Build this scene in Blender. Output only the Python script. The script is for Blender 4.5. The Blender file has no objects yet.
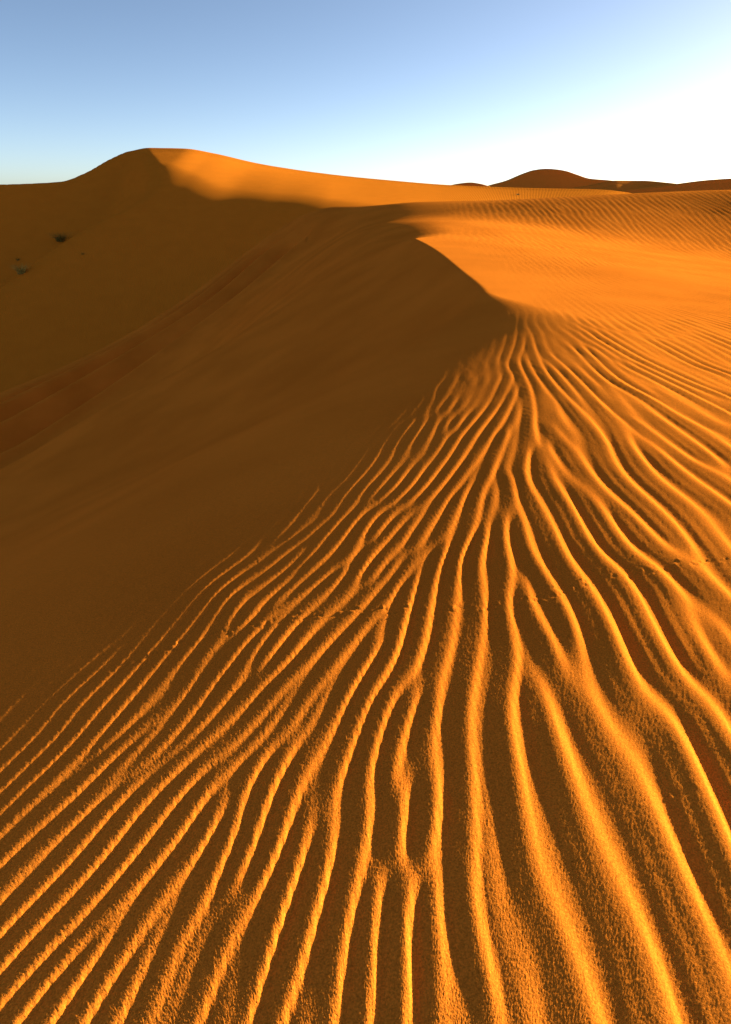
# Desert dunes at low sun: rippled crest in front, a hollow and a rippled rise behind it,
# a big dune further back and a few far dunes on the horizon.  Units are metres, the camera
# stands at the origin's vertical, eye height 0, sand about 1.25 m below it.
import numpy as np, math

# ---------------------------------------------------------------- terrain
class TPS:
    """thin plate spline through (x, y, z) survey points"""
    def __init__(s, pts, lam=1e-4, scale=10.0):
        p = np.array(pts, float)
        s.k = scale
        s.c = p[:, :2] / s.k
        n = len(p)
        r2 = ((s.c[:, None] - s.c[None]) ** 2).sum(-1)
        K = .5 * r2 * np.log(r2 + 1e-12) + lam * np.eye(n)
        P = np.c_[np.ones(n), s.c]
        A = np.block([[K, P], [P.T, np.zeros((3, 3))]])
        s.w = np.linalg.solve(A, np.r_[p[:, 2], 0, 0, 0])
    def __call__(s, x, y):
        sh = x.shape
        q = np.c_[x.ravel(), y.ravel()] / s.k
        out = np.empty(len(q))
        n = len(s.c)
        for i in range(0, len(q), 60000):
            c = q[i:i + 60000]
            r2 = (c[:, None, 0] - s.c[None, :, 0]) ** 2 + (c[:, None, 1] - s.c[None, :, 1]) ** 2
            out[i:i + 60000] = (.5 * r2 * np.log(r2 + 1e-12)) @ s.w[:n] + s.w[n] + c @ s.w[n + 1:]
        return out.reshape(sh)

def pchip(xs, ys):
    """monotone cubic interpolation, linear outside"""
    xs = np.array(xs, float); ys = np.array(ys, float)
    h = np.diff(xs); d = np.diff(ys) / h
    m = np.zeros_like(xs); m[0] = d[0]; m[-1] = d[-1]
    for i in range(1, len(xs) - 1):
        m[i] = 0 if d[i - 1] * d[i] <= 0 else 2 * d[i - 1] * d[i] / (d[i - 1] + d[i])
    def f(t):
        t = np.asarray(t, float)
        i = np.clip(np.searchsorted(xs, t) - 1, 0, len(xs) - 2)
        u = (t - xs[i]) / h[i]
        lo = u < 0; hi = u > 1
        uc = np.clip(u, 0, 1)
        r = ((1 + 2 * uc) * (1 - uc) ** 2 * ys[i] + uc * (1 - uc) ** 2 * h[i] * m[i]
             + uc ** 2 * (3 - 2 * uc) * ys[i + 1] + uc ** 2 * (uc - 1) * h[i] * m[i + 1])
        return r + np.where(lo, u * h[i] * m[i], 0) + np.where(hi, (u - 1) * h[i] * m[i + 1], 0)
    return f

def sstep(a, b, x):
    t = np.clip((x - a) / (b - a), 0, 1)
    return t * t * (3 - 2 * t)

# crest of the near dune in plan
SY = [-4, 0, 1.3, 2.2, 3.1, 4.7, 7.0, 8.5, 10, 12, 14.5, 17, 20, 24]
SX = [-4.5, -2.28, -1.52, -1.02, -.60, .10, 1.20, 1.68, 1.80, 1.75, 1.60, 1.40, .95, .8]
SZ = [-1.24, -1.24, -1.24, -1.24, -1.23, -1.22, -1.19, -1.15, -1.10, -1.04, -.99, -.95, -.98, -1.05]
spine_x = pchip(SY, SX); spine_z = pchip(SY, SZ)
KY = [-4, 0, 3, 5, 6.5, 7.6, 9, 16.8, 18.2, 20, 24, 30]
KK = [1.15, 1.15, 1.08, 1.0, .86, .48, .05, .015, .50, .95, .85, .7]
k_of = pchip(KY, KK)

W_PTS = [(-4, -4, -1.2), (0, -4, -1.22), (4, -4, -1.15), (9, -4, -1.3),
         (3, 0, -1.15), (6, 0, -1.2), (2.6, 3, -1.19), (4.2, 4, -1.23), (7, 4, -1.36),
         (4, 7, -1.30), (7, 8, -1.45), (5.3, 9.5, -1.42), (9, 13, -1.72), (13, 9, -1.8),
         (4, 14, -1.22), (7, 19, -1.5), (20, 10, -2.3), (20, 22, -2.55), (32, 25, -3.3), (30, 8, -3),
         (3.991, 24, -.991), (7.365, 26, -1.211), (10.06, 25, -1.499), (12.98, 24, -1.895),
         (2.30, 36, -.45), (6.73, 35, -.353), (9.92, 34, -.234), (13.8, 34, -.083), (17.67, 34, .025), (26, 34, .15),
         (0, 38.5, -.64), (-2, 40.5, -.70), (0, 30, -1.02), (-3, 33, -1.2), (5, 30, -.80), (8.1, 29, -.82), (11.4, 29, -.88), (15.3, 29, -1.07), (22, 29, -1.3),
         (2, 44, -1.8), (12, 44, -1.6), (22, 44, -1.5), (34, 44, -1.3),
         (2, 55, -4.5), (14, 57, -4.5), (26, 58, -4.5), (40, 56, -4.5)]
L_PTS = [(-2.09, 41, -.52), (-4.43, 40.4, -1.562), (-6.657, 39, -2.973), (-10.236, 34, -5.498), (-13.897, 30.5, -7.279),
         (-16.759, 28, -8.285), (-24, 24, -10.4),
         (2.4, 37, 0), (8, 36, .2), (14, 36, .8),
         (-6, 50, -4.2), (-1, 50, -3.4), (-11, 45, -6.5), (-16, 40, -10), (-22, 34, -12.5), (-30, 30, -14),
         (4, 46, -1.8), (10, 46, -.6), (-6, 64, -8), (4, 66, -5),
         (-13.7, 22, -9.7), (-10.4, 24, -8.1), (-6.5, 25, -5.9), (-2.5, 26, -2.75), (.6, 28, -.95), (3, 30, -.45),
         (-2.6, 34, -2.35), (-6.3, 31, -4.6), (1.2, 33, -.42),
         (6, 28, .6), (12, 28, 2.5)]
def _left_face():
    pts = []
    for y in (-3, -.5, 1.2, 3, 5, 7, 9, 11, 13.5, 16, 18.2):
        x0 = float(spine_x(y)); z0 = float(spine_z(y))
        tx = float(spine_x(y + .2) - spine_x(y - .2)); ty = .4
        l = math.hypot(tx, ty); nx, ny = -ty / l, tx / l
        for d in (-3, 0, 1, 2.5, 5, 8.5):
            s = .54
            if d > 0 and y > 17: s = .56
            pts.append((x0 + nx * d, y + ny * d, z0 - s * d + (.012 * max(d - 2.5, 0) ** 2)))
    pts += [(-16, 6, -7.6), (-16, -3, -7.6), (-19, 14, -9.3), (-30, 5, -11.5), (-30, 18, -12)]
    return pts
_W = TPS(W_PTS, 2e-4); _L = TPS(L_PTS + _left_face(), 2e-4)

# rim of the slope further left, with the slipped terraces below it
_NR = np.array([(6, 36), (2.5, 37.2), (-2.09, 41), (-4.43, 40.4), (-6.657, 39), (-10.236, 34), (-13.897, 30.5), (-16.759, 28), (-24, 24)])
def _rim():
    t = np.r_[0, np.cumsum(np.hypot(*np.diff(_NR, axis=0).T))]
    fx, fy = pchip(t, _NR[:, 0]), pchip(t, _NR[:, 1])
    s = np.linspace(0, t[-1], 170)
    return np.c_[fx(s), fy(s)]
RIM = _rim()
def rim_dist(x, y):
    """signed distance from the rim, positive on the near side, and position along it"""
    best = np.full(x.shape, 1e9); sg = np.zeros(x.shape); al = np.zeros(x.shape); L = 0
    for (ax, ay), (bx, by) in zip(RIM[:-1], RIM[1:]):
        vx, vy = bx - ax, by - ay; l = math.hypot(vx, vy)
        t = np.clip(((x - ax) * vx + (y - ay) * vy) / l ** 2, 0, 1)
        dx, dy = x - ax - t * vx, y - ay - t * vy
        d = np.hypot(dx, dy); m = d < best
        best = np.where(m, d, best); sg = np.where(m, vx * dy - vy * dx, sg); al = np.where(m, L + t * l, al)
        L += l
    return best * np.sign(sg), al

def base_z(x, y):
    x = np.asarray(x, float); y = np.asarray(y, float)
    w, l = _W(x, y), _L(x, y)
    k = np.maximum(k_of(np.clip(y, -4, 30)), .01)
    h = np.maximum(k - np.abs(w - l), 0) / k
    z = np.minimum(w, l) - h * h * k * .25
    m = (y > 18) & (y < 46) & (x < 8) & (x > -26)
    if m.any():
        q, al = rim_dist(x[m], y[m])
        fade = sstep(9, 22, al) * (.75 + .25 * np.sin(al * .5))
        dz = np.zeros_like(q)
        q = q + .10 * np.sin(al * .33) + .05 * np.sin(al * 1.1 + 1)
        dz = np.zeros_like(q)
        for c, wd, a in ((.85, .34, .72), (2.3, .40, .95), (4.1, .48, .70)):
            dz += a * (-np.exp(-((q - c) / wd) ** 2) + .34 * np.exp(-((q - c - wd * 1.7) / (wd * .6)) ** 2))
        z[m] += dz * fade
    return z

# big dune behind: crest line, a gentle lit flank under it, a steep front, and a spur falling to the left
_CX = [-90, -75, -60, -51.72, -44, -40.96, -38.05, -35.545, -32.784, -27.726, -23.4, -16.655, -7.352, 2.394, 12.553, 21.358, 32.216, 41.64, 58, 75]
_CY = [94, 96, 98, 100, 102, 104, 107, 109, 110, 111, 112, 113, 115, 117, 119, 121, 123, 125, 128, 130]
_CZ = [-1, .3, .9, 1.017, 1.42, 2.61, 4.518, 5.655, 5.97, 5.892, 5.271, 3.946, 2.744, 1.775, 1.061, .775, .478, .328, -2, -7]
crest_y = pchip(_CX, _CY); crest_z = pchip(_CX, _CZ)
spur_x = pchip([40, 60, 71.8, 76.8, 82.2, 86, 90.5, 97, 103, 110, 120, 140], [-64, -48, -40, -36.7, -33, -29.8, -27.8, -29.0, -31.2, -34.2, -36, -38])
flank_s = pchip([-60, -33, -19, -12, -4.6, 5, 30, 70], [.26, .24, .19, .15, .12, .11, .15, .17])
def smin(a, b, k):
    h = np.maximum(k - np.abs(a - b), 0) / k
    return np.minimum(a, b) - h * h * k * .25
def big_z(x, y):
    x = np.asarray(x, float); y = np.asarray(y, float)
    yc = crest_y(x); zc = crest_z(x)
    flank = zc + flank_s(x) * (y - yc)
    bench = 1.1 + .27 * (y - 90) + .06 * (x + 19) + .02 * np.maximum(y - 93, 0) ** 2
    front = -.6 + .55 * (y - 86) + .05 * (x + 19)
    z = smin(smin(flank, bench, 1.2), front, 3.0)
    z = z + .55 * smin(x - spur_x(y), 0 * x, 1.6)
    steep = zc + .55 * (y - yc)
    z = -smin(-z, -steep, 1.0)
    back = zc - .40 * (y - yc)
    z = smin(z, back, .35)
    return z + .04 * np.sin(x * .19 + y * .11) + .02 * np.sin(x * .13 - y * .27)
SKY_DUST, SKY_AIR, SKY_OZ, SKY_STR, SUN_STR, SUN_COL, EXPOSURE = 1.0, .46, .6, .060, 5.0, (1, 1.0, .74), 2.0
# ---------------------------------------------------------------- wind ripples
# Ripple crests surveyed on the sand, plan coordinates in metres.  They seed a ripple pattern that is
# grown by repeated filtering along the local ripple direction, which also gives the forks and dead ends.
CRESTS = [
    [(-0.764,0.812),(-0.701,0.905),(-0.635,1.009),(-0.565,1.107),(-0.493,1.246),(-0.459,1.394),(-0.41,1.518)],
    [(-0.714,0.724),(-0.67,0.786),(-0.619,0.887)],
    [(-0.673,0.651),(-0.624,0.746),(-0.564,0.85),(-0.553,0.89),(-0.534,0.982),(-0.485,1.056),(-0.455,1.109),(-0.376,1.24),(-0.311,1.338)],
    [(-0.623,0.61),(-0.56,0.716),(-0.526,0.78),(-0.489,0.883),(-0.431,1.02),(-0.312,1.183),(-0.277,1.264),(-0.218,1.389),(-0.167,1.474),(-0.073,1.649),(0.002,1.768)],
    [(-0.603,0.546),(-0.563,0.618),(-0.533,0.676),(-0.479,0.765),(-0.416,0.877),(-0.4,0.907),(-0.387,0.986),(-0.35,1.055),(-0.298,1.106),(-0.26,1.187)],
    [(-0.48,0.539),(-0.453,0.616),(-0.415,0.725),(-0.376,0.817),(-0.343,0.87),(-0.334,0.927)],
    [(-0.354,0.533),(-0.362,0.595),(-0.34,0.684),(-0.311,0.763),(-0.292,0.866),(-0.287,0.976),(-0.268,1.071),(-0.211,1.164),(-0.158,1.296),(-0.082,1.461),(0.002,1.619),(0.127,1.878),(0.192,2.037),(0.286,2.142),(0.397,2.455),(0.436,2.581)],
    [(-0.282,0.53),(-0.262,0.648),(-0.229,0.748),(-0.196,0.791),(-0.184,0.858),(-0.175,0.966),(-0.139,1.074),(-0.096,1.175),(-0.048,1.315),(0.001,1.426),(0.063,1.529),(0.121,1.639),(0.161,1.858)],
    [(-0.191,0.55),(-0.18,0.644),(-0.153,0.768)],
    [(-0.15,0.525),(-0.12,0.632),(-0.093,0.754),(-0.084,0.806),(-0.089,0.852),(-0.081,0.98),(-0.05,1.087),(0.001,1.269),(0.075,1.44),(0.12,1.617)],
    [(-0.057,0.522),(-0.049,0.629),(-0.033,0.727),(-0.011,0.847),(0.001,0.994),(0.032,1.191),(0.06,1.27),(0.098,1.327),(0.147,1.431),(0.197,1.674),(0.242,1.892),(0.311,2.094)],
    [(0.011,0.739),(0.005,0.79)],
    [(0.06,0.519),(0.058,0.646),(0.072,0.736),(0.104,0.781),(0.129,0.839),(0.147,0.965),(0.146,1.035),(0.171,1.222),(0.185,1.31),(0.225,1.422),(0.277,1.663),(0.321,1.9)],
    [(0.078,0.772),(0.062,0.809),(0.063,0.843),(0.072,0.948),(0.054,0.998),(0.096,1.185),(0.166,1.32)],
    [(0.211,0.516),(0.192,0.621),(0.186,0.694),(0.195,0.771),(0.208,0.836),(0.226,0.96),(0.245,1.156),(0.31,1.414),(0.373,1.68),(0.396,1.902),(0.485,2.209)],
    [(0.352,0.513),(0.342,0.56),(0.33,0.67),(0.313,0.753),(0.315,0.831),(0.325,0.948),(0.338,1.085),(0.355,1.208),(0.413,1.405),(0.441,1.643),(0.493,1.854),(0.551,2.242),(0.63,2.426),(0.687,2.768)],
    [(0.477,0.512),(0.468,0.624),(0.45,0.734),(0.443,0.828),(0.441,1.011),(0.445,1.101),(0.446,1.213),(0.456,1.277)],
    [(0.602,0.561),(0.594,0.659),(0.588,0.747),(0.583,0.825),(0.585,0.939),(0.57,1.074),(0.552,1.208),(0.525,1.366),(0.535,1.446),(0.518,1.636),(0.543,1.77)],
    [(0.716,0.781),(0.712,0.823),(0.734,1.003),(0.743,1.101),(0.703,1.203),(0.682,1.337),(0.688,1.388),(0.724,1.482),(0.722,1.61),(0.7,1.887),(0.728,2.198),(0.731,2.55),(0.754,2.792)],
    [(0.85,1.09),(0.857,1.189),(0.839,1.262),(0.826,1.387),(0.848,1.536),(0.859,1.746),(0.82,2.023),(0.845,2.372),(0.846,2.647),(0.868,2.77),(0.942,3.38)],
    [(0.955,1.242),(0.938,1.381),(0.953,1.533),(1.005,1.664),(0.978,1.835),(0.934,2.03),(0.964,2.31),(0.944,2.718),(0.948,3.038),(1.002,3.222)],
    [(-0.904,1.083),(-0.889,1.164),(-0.848,1.28),(-0.852,1.387),(-0.796,1.517)],
    [(-0.877,1.012),(-0.786,1.081),(-0.744,1.175),(-0.722,1.277),(-0.687,1.42),(-0.655,1.561),(-0.595,1.814),(-0.569,1.971),(-0.521,2.074),(-0.446,2.15),(-0.341,2.231),(-0.247,2.343)],
    [(-0.812,0.926),(-0.716,1.025),(-0.662,1.138),(-0.609,1.238),(-0.526,1.366),(-0.513,1.556),(-0.468,1.645),(-0.47,1.735),(-0.46,1.9),(-0.38,1.988),(-0.281,2.138)],
    [(-0.349,0.878),(-0.334,0.927)],
    [(-0.217,1.021),(-0.189,1.134)],
    [(-0.485,2.614),(-0.428,2.807)],
    [(-0.402,1.781),(-0.323,1.934),(-0.22,2.036),(-0.132,2.207),(-0.076,2.384)],
    [(-0.42,1.52),(-0.339,1.715),(-0.265,1.813),(-0.158,1.964),(-0.068,2.1),(0.002,2.358)],
    [(-0.307,1.499),(-0.249,1.666),(-0.212,1.736),(-0.079,1.817),(0.002,2.041),(0.138,2.337),(0.288,2.6),(0.409,2.847),(0.648,3.482),(0.854,3.96),(1.129,4.811)],
    [(-0.23,1.5),(-0.166,1.666),(-0.071,1.802),(0.002,1.889),(0.079,2.062),(0.164,2.215)],
    [(0.002,2.41),(0.152,2.646),(0.25,2.834)],
    [(0.212,2.203),(0.333,2.472),(0.499,2.86),(0.688,3.313),(0.899,3.865),(1.034,4.29)],
    [(0.323,1.973),(0.426,2.22),(0.506,2.54),(0.595,2.791),(0.809,3.421)],
    [(0.618,1.763),(0.6,1.985),(0.637,2.323),(0.636,2.457)],
    [(0.618,1.775),(0.624,1.563),(0.613,1.427)],
    [(1.053,1.428),(1.041,1.572),(1.01,1.653)],
    [(1.155,1.625),(1.112,1.865),(1.079,2.085),(1.048,2.352),(1.034,2.706),(1.046,3.02),(1.055,3.445)],
    [(1.183,2.005),(1.197,2.138),(1.183,2.344),(1.161,2.693),(1.252,3.068),(1.284,3.595),(1.34,4.533),(1.71,6.835)],
    [(1.28,1.864),(1.313,2.097),(1.328,2.341),(1.306,2.684),(1.35,2.986),(1.449,3.474),(1.467,3.824),(1.529,4.633),(1.568,5.404)],
    [(1.414,2.122),(1.337,2.36)],
    [(1.515,2.314),(1.468,2.681),(1.474,3.129),(1.482,3.568)],
    [(1.637,2.547),(1.61,2.683),(1.569,2.818),(1.565,3.158),(1.542,3.602)],
    [(1.867,2.987),(1.844,3.293),(1.834,3.8),(1.789,4.369),(1.886,5.416)],
    [(2.173,3.571),(2.119,4.233),(2.053,4.884)],
    [(2.362,3.932),(2.278,4.43),(2.219,5.171),(2.247,6.166)],
    [(2.683,4.543),(2.619,4.918),(2.664,5.842)],
    [(1.764,7.599),(1.491,6.441),(1.211,5.4)],
    [(1.782,7.309),(1.509,6.122),(1.266,5.264),(1.147,4.39),(1.065,3.923),(0.887,3.215),(0.754,2.792)],
    [(1.945,3.136),(1.839,3.466)],
]
GUIDES = [
    [(0.136,3.081),(0.471,3.721),(0.993,4.903)],
    [(0.003,3.828),(0.321,4.849)],
    [(2.314,8.281),(2.244,6.723),(2.239,5.813)],
    [(2.587,8.123),(2.591,6.442),(2.777,5.72)],
    [(3.413,7.833),(3.652,6.374)],
    [(3.703,9.436),(4.387,7.755)],
    [(5.086,10.37),(5.432,9.719)],
    [(5.057,12.255),(6.625,11.976)],
    [(11.202,26.719),(10.197,21.162)],
    [(13.968,29.43),(13.348,24.744)],
    [(5.234,31.827),(4.725,26.162)],
    [(8.65,30.985),(8.354,26.513)],
    [(12.465,31.719),(12.642,27.833)],
    [(8.918,26.08),(8.97,24.009)],
    [(3.738,30.698),(3.334,25.698)],
    [(15.352,32.099),(15.79,29.94)],
    [(-1.148,1.482),(-1.072,1.736)],
    [(-1.078,2.101),(-0.952,2.653)],
    [(-0.921,3.622),(-0.685,4.767)],
]
TRAILS = [
    [(-0.846,1.504),(-0.7,1.6),(-0.546,1.646),(-0.37,1.692),(-0.219,1.707),(-0.085,1.71),(0.097,1.678),(0.209,1.661),(0.449,1.654),(0.602,1.715),(0.691,1.738),(0.799,1.793),(0.943,1.817),(1.052,1.846),(1.187,1.898),(1.305,1.912)],
    [(0.171,3.404),(-0.123,2.72),(-0.253,2.896)],
    [(0.657,0.972),(0.679,0.94),(0.706,0.914)],
]

POW, OFF = .70, .8
STEP = .0062
WR0, WR1, WI0, WI1 = .35, 12.6, -1.4, 5.0
LAM_A, LAM_B = .035, .0675          # ripple spacing left and right of the crest, on the stretched grid
def to_w(x, y):
    z = (np.asarray(y) + OFF + 1j * np.asarray(x)) ** POW
    return z.real, z.imag

def spacing(x, y):
    t = sstep(-.35, .55, x - .23 * y)
    t = t + (.26 - t) * sstep(2.4, 4.6, y)
    t = t + (.08 - t) * sstep(5.5, 8, y)
    return t + (.8 - t) * sstep(14, 22, y)
def lam_at(x, y):
    return LAM_A + (LAM_B - LAM_A) * spacing(x, y)

def grow_ripples():
    nr = int((WR1 - WR0) / STEP); ni = int((WI1 - WI0) / STEP)
    def dens(lines, w=1.0):
        """splat polylines on the grid: density, and doubled-angle direction"""
        D = np.zeros((nr, ni)); C = np.zeros((nr, ni)); S = np.zeros((nr, ni))
        for ln in lines:
            ln = np.array(ln, float)
            t = np.r_[0, np.cumsum(np.hypot(*np.diff(ln, axis=0).T))]
            fx, fy = pchip(t, ln[:, 0]), pchip(t, ln[:, 1])
            s = np.linspace(0, t[-1], 400)
            wr, wi = to_w(fx(s), fy(s))
            tw = np.r_[0, np.cumsum(np.hypot(np.diff(wr), np.diff(wi)))]
            n = max(int(tw[-1] / (STEP * .5)), 2)
            q = np.linspace(0, tw[-1], n)
            r = np.interp(q, tw, wr); i = np.interp(q, tw, wi)
            th = np.arctan2(np.gradient(i), np.gradient(r))
            a = (r - WR0) / STEP; b = (i - WI0) / STEP
            a0 = np.floor(a).astype(int); b0 = np.floor(b).astype(int)
            for da in (0, 1):
                for db in (0, 1):
                    ww = (1 - abs(a - a0 - da)) * (1 - abs(b - b0 - db)) * .5 * w
                    ia, ib = a0 + da, b0 + db
                    ok = (ia >= 0) & (ia < nr) & (ib >= 0) & (ib < ni)
                    np.add.at(D, (ia[ok], ib[ok]), ww[ok])
                    np.add.at(C, (ia[ok], ib[ok]), (ww * np.cos(2 * th))[ok])
                    np.add.at(S, (ia[ok], ib[ok]), (ww * np.sin(2 * th))[ok])
        return D, C, S
    fr = np.fft.fftfreq(nr)[:, None]; fi = np.fft.rfftfreq(ni)[None]
    f2 = fr ** 2 + fi ** 2
    def blur(A, s):
        return np.fft.irfft2(np.fft.rfft2(A) * np.exp(-2 * math.pi ** 2 * s * s * f2), s=A.shape)
    D, C, S = dens(CRESTS)
    D2, C2, S2 = dens(GUIDES, .6)
    C2 += C; S2 += S
    lam = .5 * (LAM_A + LAM_B) / STEP
    A_, B_ = np.meshgrid(WR0 + STEP * np.arange(nr), WI0 + STEP * np.arange(ni), indexing='ij')
    zz = (A_ + 1j * B_) ** (1 / POW)
    tb = spacing(zz.imag, zz.real - OFF)
    lam_l = (LAM_A + (LAM_B - LAM_A) * tb) / STEP
    del A_, B_, zz
    num_c = np.zeros_like(C); num_s = np.zeros_like(C)
    for sg, wt in ((1.3 * lam, 1), (3 * lam, .35), (8 * lam, .05), (24 * lam, .004), (60 * lam, .0005)):
        n = sg * sg
        num_c += wt * n * blur(C2, sg); num_s += wt * n * blur(S2, sg)
    theta = .5 * np.arctan2(num_s, num_c)                      # direction of the crest lines
    # seed
    rid = ((1 - tb) * blur(D, .15 * LAM_A / STEP) * LAM_A + tb * blur(D, .15 * LAM_B / STEP) * LAM_B) / STEP * .15 * 2.5
    rid = np.clip(rid, 0, 1.0)
    cov = np.clip(((1 - tb) * blur(D, .40 * LAM_A / STEP) * LAM_A + tb * blur(D, .40 * LAM_B / STEP) * LAM_B) / STEP * .40 * 2.8, 0, 1)
    rng = np.random.default_rng(11)
    noise = blur(rng.standard_normal((nr, ni)), .28 * lam); noise /= noise.std()
    seed = rid * 2 - .9
    f = np.where(cov > .1, seed * cov, 0) + .8 * noise * (1 - cov)
    NO = 12
    ths = np.arange(NO) * math.pi / NO
    bank = []
    for t in ths:
        for k0 in (STEP / LAM_A, STEP / LAM_B):
            kr, ki = -math.sin(t) * k0, math.cos(t) * k0          # wave vector, across the crest lines
            L_ = 0
            for sg in (1, -1):
                ur, ui = fr - sg * kr, fi - sg * ki
                al = ur * math.cos(t) + ui * math.sin(t); ac = -ur * math.sin(t) + ui * math.cos(t)
                L_ = L_ + np.exp(-.5 * (al / (k0 * .17)) ** 2 - .5 * (ac / (k0 * .30)) ** 2)
            bank.append(L_.astype(np.float32))
    pos = (theta % math.pi) / math.pi * NO
    i0 = np.floor(pos).astype(int) % NO; wt1 = pos - np.floor(pos)
    for it in range(N_ITER):
        Ff = np.fft.rfft2(f)
        g = np.zeros_like(f)
        for j in range(NO):
            w = np.where(i0 == j, 1 - wt1, 0) + np.where((i0 + 1) % NO == j, wt1, 0)
            g += w * ((1 - tb) * np.fft.irfft2(Ff * bank[2 * j], s=f.shape) + tb * np.fft.irfft2(Ff * bank[2 * j + 1], s=f.shape))
        f = np.tanh(1.9 * g)
        f = f + cov * .65 * (np.clip(seed, -1, 1) - f)
    rough = blur(rng.standard_normal((nr, ni)), 1.1 * lam); rough /= rough.std()
    # the crests lean towards the wind-lee (right) side: shift the lookup across the crest lines
    f = blur(g, .06 * lam)
    f = f / np.sqrt(2.0 * blur(f * f, 1.2 * lam) + 1e-4)
    f = np.tanh(1.15 * f)
    nr_, ni_ = -np.sin(theta), np.cos(theta)
    sg = np.where(ni_ < 0, -1, 1)
    sm = np.clip(blur(f, .12 * lam), -1, 1)
    A, B = np.meshgrid(np.arange(nr, dtype=float), np.arange(ni, dtype=float), indexing='ij')
    gr, gi = np.gradient(sm)
    steep = np.sqrt(2 * blur(gr * gr + gi * gi, .8 * lam)) + 1e-6
    c = np.minimum(LEAN * lam_l, .72 / steep)
    f = sample(f, A - c * sm * nr_ * sg, B - c * sm * ni_ * sg)
    return f, rough
N_ITER = 6
LEAN = .15

def sample(G, a, b):
    """Catmull-Rom lookup"""
    a0 = np.floor(a).astype(int); b0 = np.floor(b).astype(int)
    u = a - a0; v = b - b0
    def wts(t):
        return (-.5 * t + t * t - .5 * t ** 3, 1 - 2.5 * t * t + 1.5 * t ** 3, .5 * t + 2 * t * t - 1.5 * t ** 3, -.5 * t * t + .5 * t ** 3)
    wu, wv = wts(u), wts(v)
    out = np.zeros(a.shape)
    for i in range(4):
        ia = np.clip(a0 + i - 1, 0, G.shape[0] - 1)
        row = np.zeros(a.shape)
        for j in range(4):
            row += wv[j] * G[ia, np.clip(b0 + j - 1, 0, G.shape[1] - 1)]
        out += wu[i] * row
    return out

def poly_dist(x, y, pl, closed=False):
    best = np.full(x.shape, 1e9); sg = np.zeros(x.shape)
    for (ax, ay), (bx, by) in zip(pl[:-1], pl[1:]):
        vx, vy = bx - ax, by - ay; l2 = vx * vx + vy * vy
        t = np.clip(((x - ax) * vx + (y - ay) * vy) / l2, 0, 1)
        dx, dy = x - ax - t * vx, y - ay - t * vy
        d = np.hypot(dx, dy); m = d < best
        best = np.where(m, d, best); sg = np.where(m, np.sign(vx * dy - vy * dx), sg)
    return best * sg

def ripple_height(x, y):
    G, rough = grow_ripples()
    wr, wi = to_w(x, y)
    a = (wr - WR0) / STEP; b = (wi - WI0) / STEP
    inside = sstep(0, 30, a) * sstep(0, 30, G.shape[0] - a) * sstep(0, 30, b) * sstep(0, 30, G.shape[1] - b)
    # wind drift of the pattern
    f = sample(G, a, b); ro = sample(rough, a, b)
    lamw = lam_at(x, y) / (POW * np.maximum(np.hypot(x, y + OFF), .3) ** (POW - 1))
    s = np.clip(.5 + .5 * f, 0, 1)
    prof = (s + .004) ** .58
    amp = .083 * lamw * (1 + .16 * ro) * (1 + .30 * (1 - sstep(1.0, 3.0, y)))
    # left flank: ripples die out below the rounded crest; the slip face is smooth
    dl = poly_dist(x, y, FADE)                        # positive on the left
    amp = amp * (1 - sstep(-.75, 1.2, dl + .10 * ro))
    amp = amp * (1 - .62 * sstep(-1.9, .1, dl)) * (1 - .78 * sstep(-1.15, -.2, dl) * sstep(2.0, 4.8, y))
    amp = amp * (1 - .30 * sstep(3.2, 5.5, y) * sstep(-.3, .6, -dl))
    dx = x - spine_x(np.clip(y, -4, 24))
    near = 1 - sstep(5.5, 9 + 4.5 * sstep(1.5, 4, dx), y + .15 * dx)
    hollow_r = (1 - sstep(17, 23, y)) * (.26 + .84 * sstep(.8, 4.5, dx))
    rise = sstep(18.5, 24, y + .10 * (x - 6) * (x < 14)) * (.03 + .97 * sstep(2.5, 8, x)) * (1 - .6 * sstep(30, 37, y))
    amp = amp * np.clip(near + (1 - near) * np.maximum(hollow_r, rise * .7), 0, 1)
    amp = amp * (1 - sstep(36, 42, y))
    # the bed between the grains is never quite even
    rng = np.random.default_rng(5)
    g = rng.standard_normal(x.shape) * .00021 * np.clip(1 - np.hypot(x, y) / 12, 0, 1) * (1 - .75 * sstep(0, .8, dl))
    # faint slumps and unevenness on the slip face
    und = sample(rough, 3 + np.abs(np.mod((x * .9 + y * .35 + 60) * 24, 2400) - 1200), 3 + np.abs(np.mod((y * .9 - x * .5 + 60) * 9, 1200) - 600))
    und = und * .007 * sstep(-.2, 1.2, dl) * (1 - sstep(22, 30, y))
    return amp * prof * inside + g + und

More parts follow.
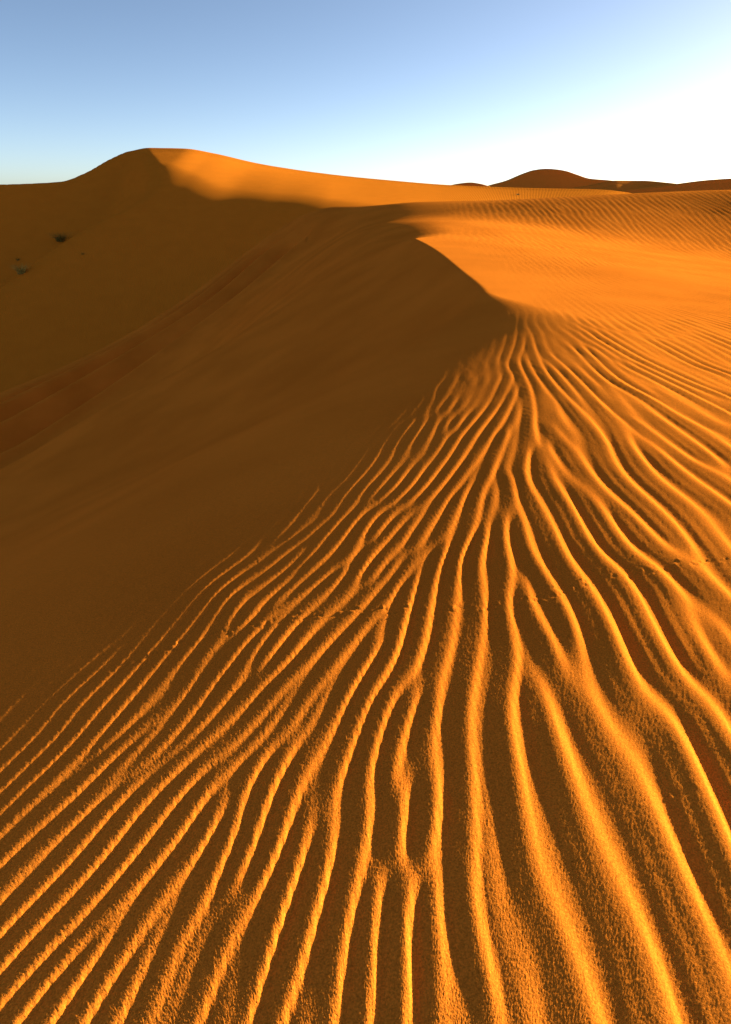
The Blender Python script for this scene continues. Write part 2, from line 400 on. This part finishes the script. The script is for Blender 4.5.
def tracks(x, y):
    """beetle trails: small pits with a pushed-up rim"""
    dz = np.zeros(x.shape)
    rng = np.random.default_rng(21)
    xf, yf = x.ravel(), y.ravel()
    for trail, step in zip(TRAILS, (.018, .09, .02)):
        p = np.array(trail)
        t = np.r_[0, np.cumsum(np.hypot(*np.diff(p, axis=0).T))]
        s = np.arange(0, t[-1], step)
        s = s[rng.random(len(s)) < .45 + .4 * np.sin(s * 5.1) ** 2]
        if len(s) < 2: s = np.array([0, t[-1]])
        px = np.interp(s, t, p[:, 0]); py = np.interp(s, t, p[:, 1])
        tx = np.gradient(px); ty = np.gradient(py); l = np.hypot(tx, ty) + 1e-9
        side = rng.choice([-1, 1], len(s)) * rng.uniform(.004, .022, len(s))
        px = px - ty / l * side; py = py + tx / l * side
        sel = np.zeros(len(xf), bool)
        sel = (poly_dist(xf, yf, trail) ** 2 < .05 ** 2)
        idx = np.nonzero(sel)[0]
        add = np.zeros(len(idx))
        for cx, cy in zip(px, py):
            R = rng.uniform(.005, .009); a = rng.uniform(.0009, .0026); q = rng.uniform(0, 6.28); ox, oy = R * 1.5 * math.cos(q), R * 1.5 * math.sin(q)
            d2 = ((xf[idx] - cx) ** 2 + (yf[idx] - cy) ** 2) / R ** 2
            e2 = ((xf[idx] - cx - ox) ** 2 + (yf[idx] - cy - oy) ** 2) / R ** 2
            add += a * (-1.2 * np.exp(-d2) + .9 * np.exp(-e2 * 1.3))
        dz.ravel()[idx] += add
    return dz
FADE = [(-3.2, -2.0), (-2.3, .4), (-1.75, 1.6), (-1.35, 2.6), (-.75, 3.7), (-.1, 4.7), (.55, 5.9), (1.2, 7.2), (1.7, 8.6), (1.8, 10), (1.5, 14.5), (1.23, 17), (.9, 20), (.5, 24), (-.5, 30), (-2.5, 38), (-5, 50)]
# ---------------------------------------------------------------- scene
import bpy, bmesh, random
from mathutils import Vector
scene = bpy.context.scene
SUN_AZ, SUN_EL = math.radians(62), math.radians(8.0)      # azimuth from the view direction towards the right

def grain(x, y, seed=3):
    rng = np.random.default_rng(seed)
    return rng.standard_normal(x.shape)

def polar_grid(th, r):
    T, R = np.meshgrid(th, r, indexing='ij')
    return R * np.sin(T), R * np.cos(T)

def grid_mesh(name, X, Y, Z, mat):
    n, m = X.shape
    co = np.stack([X, Y, Z], -1).reshape(-1, 3).astype(np.float32)
    i = np.arange(n * m).reshape(n, m)
    q = np.stack([i[:-1, :-1], i[:-1, 1:], i[1:, 1:], i[1:, :-1]], -1).reshape(-1, 4)
    a, b, c = co[q[:, 0]], co[q[:, 1]], co[q[:, 2]]
    nz = np.cross(b - a, c - a)[:, 2]
    if np.median(nz) < 0: q = q[:, ::-1]
    me = bpy.data.meshes.new(name)
    me.vertices.add(len(co)); me.vertices.foreach_set('co', co.ravel())
    me.loops.add(q.size); me.loops.foreach_set('vertex_index', q.ravel().astype(np.int32))
    me.polygons.add(len(q)); me.polygons.foreach_set('loop_start', np.arange(0, q.size, 4, dtype=np.int32))
    me.polygons.foreach_set('use_smooth', np.ones(len(q), bool))
    me.update(calc_edges=True)
    me.materials.append(mat)
    o = bpy.data.objects.new(name, me); scene.collection.objects.link(o)
    o['kind'] = 'structure'
    return o

def nodes(mat):
    mat.use_nodes = True
    nt = mat.node_tree; nt.nodes.clear()
    return nt, nt.nodes.new, nt.links.new

def sand_material(name, col=(.78, .189, .015), bump=1.0, far_ripple=0, drift=1.0):
    mat = bpy.data.materials.new(name); nt, N, L = nodes(mat)
    out = N('ShaderNodeOutputMaterial'); bs = N('ShaderNodeBsdfPrincipled')
    L(bs.outputs[0], out.inputs[0])
    bs.inputs['Roughness'].default_value = .92
    bs.inputs['Specular IOR Level'].default_value = 0.0
    tc = N('ShaderNodeTexCoord')
    # grains: a few dark and pale ones among the rest, and broad drifts of slightly different sand
    g1 = N('ShaderNodeTexNoise'); g1.inputs['Scale'].default_value = 230; g1.inputs['Detail'].default_value = 3; g1.inputs['Roughness'].default_value = .7
    g2 = N('ShaderNodeTexNoise'); g2.inputs['Scale'].default_value = .6; g2.inputs['Detail'].default_value = 5
    L(tc.outputs['Object'], g1.inputs['Vector']); L(tc.outputs['Object'], g2.inputs['Vector'])
    r1 = N('ShaderNodeValToRGB'); c = np.array(col)
    r1.color_ramp.elements[0].position = .30; r1.color_ramp.elements[0].color = (*(c * .62), 1)
    r1.color_ramp.elements[1].position = .72; r1.color_ramp.elements[1].color = (*(c * 1.32), 1)
    L(g1.outputs['Fac'], r1.inputs['Fac'])
    mx = N('ShaderNodeMix'); mx.data_type = 'RGBA'; mx.blend_type = 'MULTIPLY'; mx.inputs[0].default_value = 1
    r2 = N('ShaderNodeValToRGB')
    r2.color_ramp.elements[0].position = .3; r2.color_ramp.elements[0].color = (1 - .12 * drift, 1 - .14 * drift, 1 - .16 * drift, 1)
    r2.color_ramp.elements[1].position = .7; r2.color_ramp.elements[1].color = (1 + .06 * drift, 1 + .07 * drift, 1 + .1 * drift, 1)
    L(g2.outputs['Fac'], r2.inputs['Fac'])
    L(r1.outputs[0], mx.inputs[6]); L(r2.outputs[0], mx.inputs[7]); L(mx.outputs[2], bs.inputs['Base Color'])
    b1 = N('ShaderNodeBump'); b1.inputs['Strength'].default_value = 1.0; b1.inputs['Distance'].default_value = .0009 * bump
    n1 = N('ShaderNodeTexNoise'); n1.inputs['Scale'].default_value = 320; n1.inputs['Detail'].default_value = 4; n1.inputs['Roughness'].default_value = .65
    L(tc.outputs['Object'], n1.inputs['Vector']); L(n1.outputs['Fac'], b1.inputs['Height'])
    last = b1
    if far_ripple:
        wv = N('ShaderNodeTexWave'); wv.inputs['Scale'].default_value = 1 / far_ripple; wv.inputs['Distortion'].default_value = 2.5
        wv.inputs['Detail'].default_value = 2; wv.inputs['Detail Scale'].default_value = .5
        mp = N('ShaderNodeMapping'); mp.inputs['Rotation'].default_value = (0, 0, math.radians(12))
        L(tc.outputs['Object'], mp.inputs['Vector']); L(mp.outputs[0], wv.inputs['Vector'])
        b2 = N('ShaderNodeBump'); b2.inputs['Strength'].default_value = 1; b2.inputs['Distance'].default_value = .012
        L(wv.outputs['Fac'], b2.inputs['Height']); L(b1.outputs[0], b2.inputs['Normal'])
        last = b2
    L(last.outputs[0], bs.inputs['Normal'])
    return mat

M_SAND = sand_material('rippled_sand')
M_FAR = sand_material('far_sand', col=(.66, .19, .02), bump=1, drift=.4, far_ripple=0)
M_BIG = sand_material('big_dune_sand', col=(.70, .180, .012), bump=1, far_ripple=.8, drift=.35)

def tagged(o, label, cat=None, kind='structure', group=None):
    o['label'] = label
    if cat: o['category'] = cat
    if kind: o['kind'] = kind
    elif 'kind' in o: del o['kind']
    if group: o['group'] = group
    return o

# near dune with the hollow, the rise and the left slope
FINE = globals().get('FINE', 1.0)
d = .00175 / FINE
th = np.r_[np.linspace(-2.3, -.93, 70)[:-1], np.arange(-.93, .93, d), np.linspace(.93, 2.3, 70)]
r = np.exp(np.r_[np.linspace(math.log(.05), math.log(.42), 20)[:-1], np.arange(math.log(.42), math.log(72), .0040 / FINE)])
X, Y = polar_grid(th, r)
Z = base_z(X, Y)
RIP = globals().get('RIP', 1)
if RIP:
    Z = Z + ripple_height(X, Y)
    Z = Z + tracks(X, Y) 
o = grid_mesh('rippled_dune', X, Y, Z, M_SAND)
tagged(o, 'near dune with curved sharp crest and wind ripples fanning towards the viewer')

# big dune behind
th = np.linspace(-.75, .75, 520); r = np.linspace(40, 160, 320)
X, Y = polar_grid(th, r)
Zb = big_z(X, Y)
o = grid_mesh('large_dune', X, Y, Zb, M_BIG)
tagged(o, 'large smooth dune behind, its crest lit and its left side in shade')

# far dunes on the horizon
def far_dune(label, prof, y0, depth_front, depth_back, base, seed):
    """crest given as (x, z) along distance y0; steep front towards the viewer, long back"""
    rng = np.random.default_rng(seed)
    xs = np.array([p[0] for p in prof]); zs = np.array([p[1] for p in prof])
    f = pchip(xs, zs)
    x = np.linspace(xs[0], xs[-1], 160); t = np.r_[np.linspace(-1, 0, 40), np.linspace(0, 1, 40)[1:]]
    XX, TT = np.meshgrid(x, t, indexing='ij')
    wob = .10 * np.sin((x - xs[0]) / (xs[-1] - xs[0]) * 7 + seed) + .06 * np.sin((x - xs[0]) / (xs[-1] - xs[0]) * 17 + 2 * seed)
    YY = y0 + depth_front * wob[:, None] + np.where(TT < 0, TT * depth_front, TT * depth_back)
    hz = f(XX) - base
    u = np.abs(TT)
    shape = np.where(TT < 0, (1 - u) ** 1.15, .5 + .5 * np.cos(u * math.pi))
    shape = np.where((TT < 0) & (u < .06), 1 - u * u / .12, np.where(TT < 0, shape * (.94 / (.94 ** 1.15)) if False else shape, shape))
    ZZ = base + hz * shape
    o = grid_mesh('distant_dune', XX, YY, ZZ, M_FAR)
    return tagged(o, label)
far_dune('low dark dune on the horizon just right of the lit tail of the large dune',
         [(18, -4), (22, 0), (25.7, 1.69), (29, 2.35), (32.5, 2.65), (35.5, 2.3), (38.2, 1.7), (42, .4), (50, -4)], 220, 6, 40, -6, 1)
far_dune('highest far dune on the horizon with a dark peaked shoulder',
         [(38, -4), (47, .6), (52.9, 2.6), (60, 4.4), (67.2, 7.2), (71, 8.3), (75.5, 8.7), (80, 8.45), (84, 7.9), (89, 6.6), (95, 5.1), (104, 4.4), (115, 2.6), (135, -4)], 300, 11, 70, -8, 2)
far_dune('long low far dune right of the peaked one, its near face in shade',
         [(60, -5), (72, .2), (84, 2.2), (95, 3.9), (106, 3.9), (116, 3.2), (128, 1.8), (140, .4), (155, -5)], 270, 24, 50, -8, 3)
far_dune('far dune at the right edge of the view, rising out of it',
         [(82, -5), (92, .3), (103, 1.5), (113, 2.7), (124, 3.9), (134, 4.5), (150, 5.2), (172, 4.2), (200, -5)], 255, 11, 60, -8, 4)
# ---------------------------------------------------------------- dry grass on the big dune
def plant_material(name, c1, c2):
    mat = bpy.data.materials.new(name); nt, N, L = nodes(mat)
    out = N('ShaderNodeOutputMaterial'); bs = N('ShaderNodeBsdfPrincipled'); L(bs.outputs[0], out.inputs[0])
    tc = N('ShaderNodeTexCoord'); n = N('ShaderNodeTexNoise'); n.inputs['Scale'].default_value = 5
    rp = N('ShaderNodeValToRGB'); rp.color_ramp.elements[0].position = .35; rp.color_ramp.elements[1].position = .65
    rp.color_ramp.elements[0].color = (*c1, 1); rp.color_ramp.elements[1].color = (*c2, 1)
    L(tc.outputs['Object'], n.inputs['Vector']); L(n.outputs['Fac'], rp.inputs['Fac']); L(rp.outputs[0], bs.inputs['Base Color'])
    bs.inputs['Roughness'].default_value = .8; bs.inputs['Specular IOR Level'].default_value = .1
    return mat
M_GRASS_DARK = plant_material('dark_grass', (.075, .075, .014), (.16, .15, .03))
M_GRASS_PALE = plant_material('pale_grass', (.26, .19, .035), (.40, .30, .06))
def grass_tuft(label, loc, height, width, n, mat, seed):
    rng = random.Random(seed); bm = bmesh.new()
    for i in range(n):
        a = rng.uniform(0, 2 * math.pi); rad = width * .28 * math.sqrt(rng.random())
        bx, by = rad * math.cos(a), rad * math.sin(a)
        out = rng.uniform(.05, .8) * width; hh = height * rng.uniform(.45, 1.0); w = rng.uniform(.008, .018)
        a2 = a + rng.uniform(-.6, .6)
        prev = None; px, py = -math.sin(a2), math.cos(a2)
        for k in range(5):
            t = k / 4
            x = bx + out * t ** 1.7 * math.cos(a2); y = by + out * t ** 1.7 * math.sin(a2); z = hh * (t - .18 * t ** 3) - .05
            ww = w * (1 - .85 * t)
            tri = [bm.verts.new((x + px * ww, y + py * ww, z)), bm.verts.new((x - px * ww, y - py * ww, z)),
                   bm.verts.new((x + math.cos(a2) * ww, y + math.sin(a2) * ww, z + ww))]
            if prev:
                for q in range(3): bm.faces.new((prev[q], prev[(q + 1) % 3], tri[(q + 1) % 3], tri[q]))
            prev = tri
    me = bpy.data.meshes.new('grass_tuft'); bm.to_mesh(me); bm.free(); me.materials.append(mat)
    o = bpy.data.objects.new('grass_tuft', me); scene.collection.objects.link(o)
    x, y = loc
    o.location = (x, y, float(big_z(np.array([x]), np.array([y]))[0]))
    return tagged(o, label, 'grass tuft', None, 'grass tufts on the big dune')
TUFTS = [
    ("dark green grass tuft beside the large dune's spur, widest of the tufts", (-39.6, 88.6), 1.5, 2.0, 200, M_GRASS_DARK, 1),
    ('pale straw coloured grass tuft low on the large dune near the left edge', (-38.5, 74.6), 1.5, 1.6, 180, M_GRASS_PALE, 2),
    ('small dark grass sprig just above the pale straw coloured tuft at the left edge', (-44.1, 85.3), .5, .5, 40, M_GRASS_DARK, 3),
    ('tiny low dark sprig alone on the shaded face right of the dark green tuft', (-32.16, 76.81), .3, .6, 30, M_GRASS_DARK, 4),
    ('lone dark grass sprig on the lit tail of the large dune below the far dunes', (24.86, 114.4), .45, .6, 50, M_GRASS_DARK, 5)]
for a in TUFTS: grass_tuft(*a)

# desert floor to the horizon
th = np.linspace(-math.pi, math.pi, 181); r = np.geomspace(.05, 9000, 90)
X, Y = polar_grid(th, r)
o = grid_mesh('sand', X, Y, np.full(X.shape, -24.0) , M_FAR)
tagged(o, 'flat desert floor running to the horizon below the dunes')

# ---------------------------------------------------------------- light
world = bpy.data.worlds.new('World'); scene.world = world; world.use_nodes = True
nt = world.node_tree
bg = nt.nodes['Background']; sky = nt.nodes.new('ShaderNodeTexSky')
sky.sky_type = 'NISHITA'; sky.sun_disc = False
sky.sun_elevation = SUN_EL; sky.sun_rotation = SUN_AZ
sky.air_density = SKY_AIR; sky.dust_density = SKY_DUST; sky.ozone_density = SKY_OZ; sky.altitude = 700
nt.links.new(sky.outputs[0], bg.inputs[0]); bg.inputs[1].default_value = SKY_STR
sl = bpy.data.lights.new('sun', 'SUN'); sl.energy = SUN_STR; sl.angle = math.radians(.53); sl.color = SUN_COL
so = bpy.data.objects.new('sun', sl); scene.collection.objects.link(so)
dv = Vector((math.sin(SUN_AZ) * math.cos(SUN_EL), math.cos(SUN_AZ) * math.cos(SUN_EL), math.sin(SUN_EL)))
so.rotation_euler = dv.to_track_quat('Z', 'Y').to_euler(); so.location = dv * 50

cam = bpy.data.cameras.new('camera'); co = bpy.data.objects.new('camera', cam); scene.collection.objects.link(co)
cam.sensor_fit = 'VERTICAL'; cam.sensor_height = 36; cam.lens = 36 * 626.0 / 1024; cam.clip_start = .05; cam.clip_end = 20000
co.rotation_euler = (math.radians(90 - 27.07), 0, 0)
scene.camera = co
vs = scene.view_settings
vs.view_transform = 'Standard'; vs.look = 'None'; vs.gamma = 1; vs.use_curve_mapping = False; vs.exposure = EXPOSURE
scene.cycles.max_bounces = 5
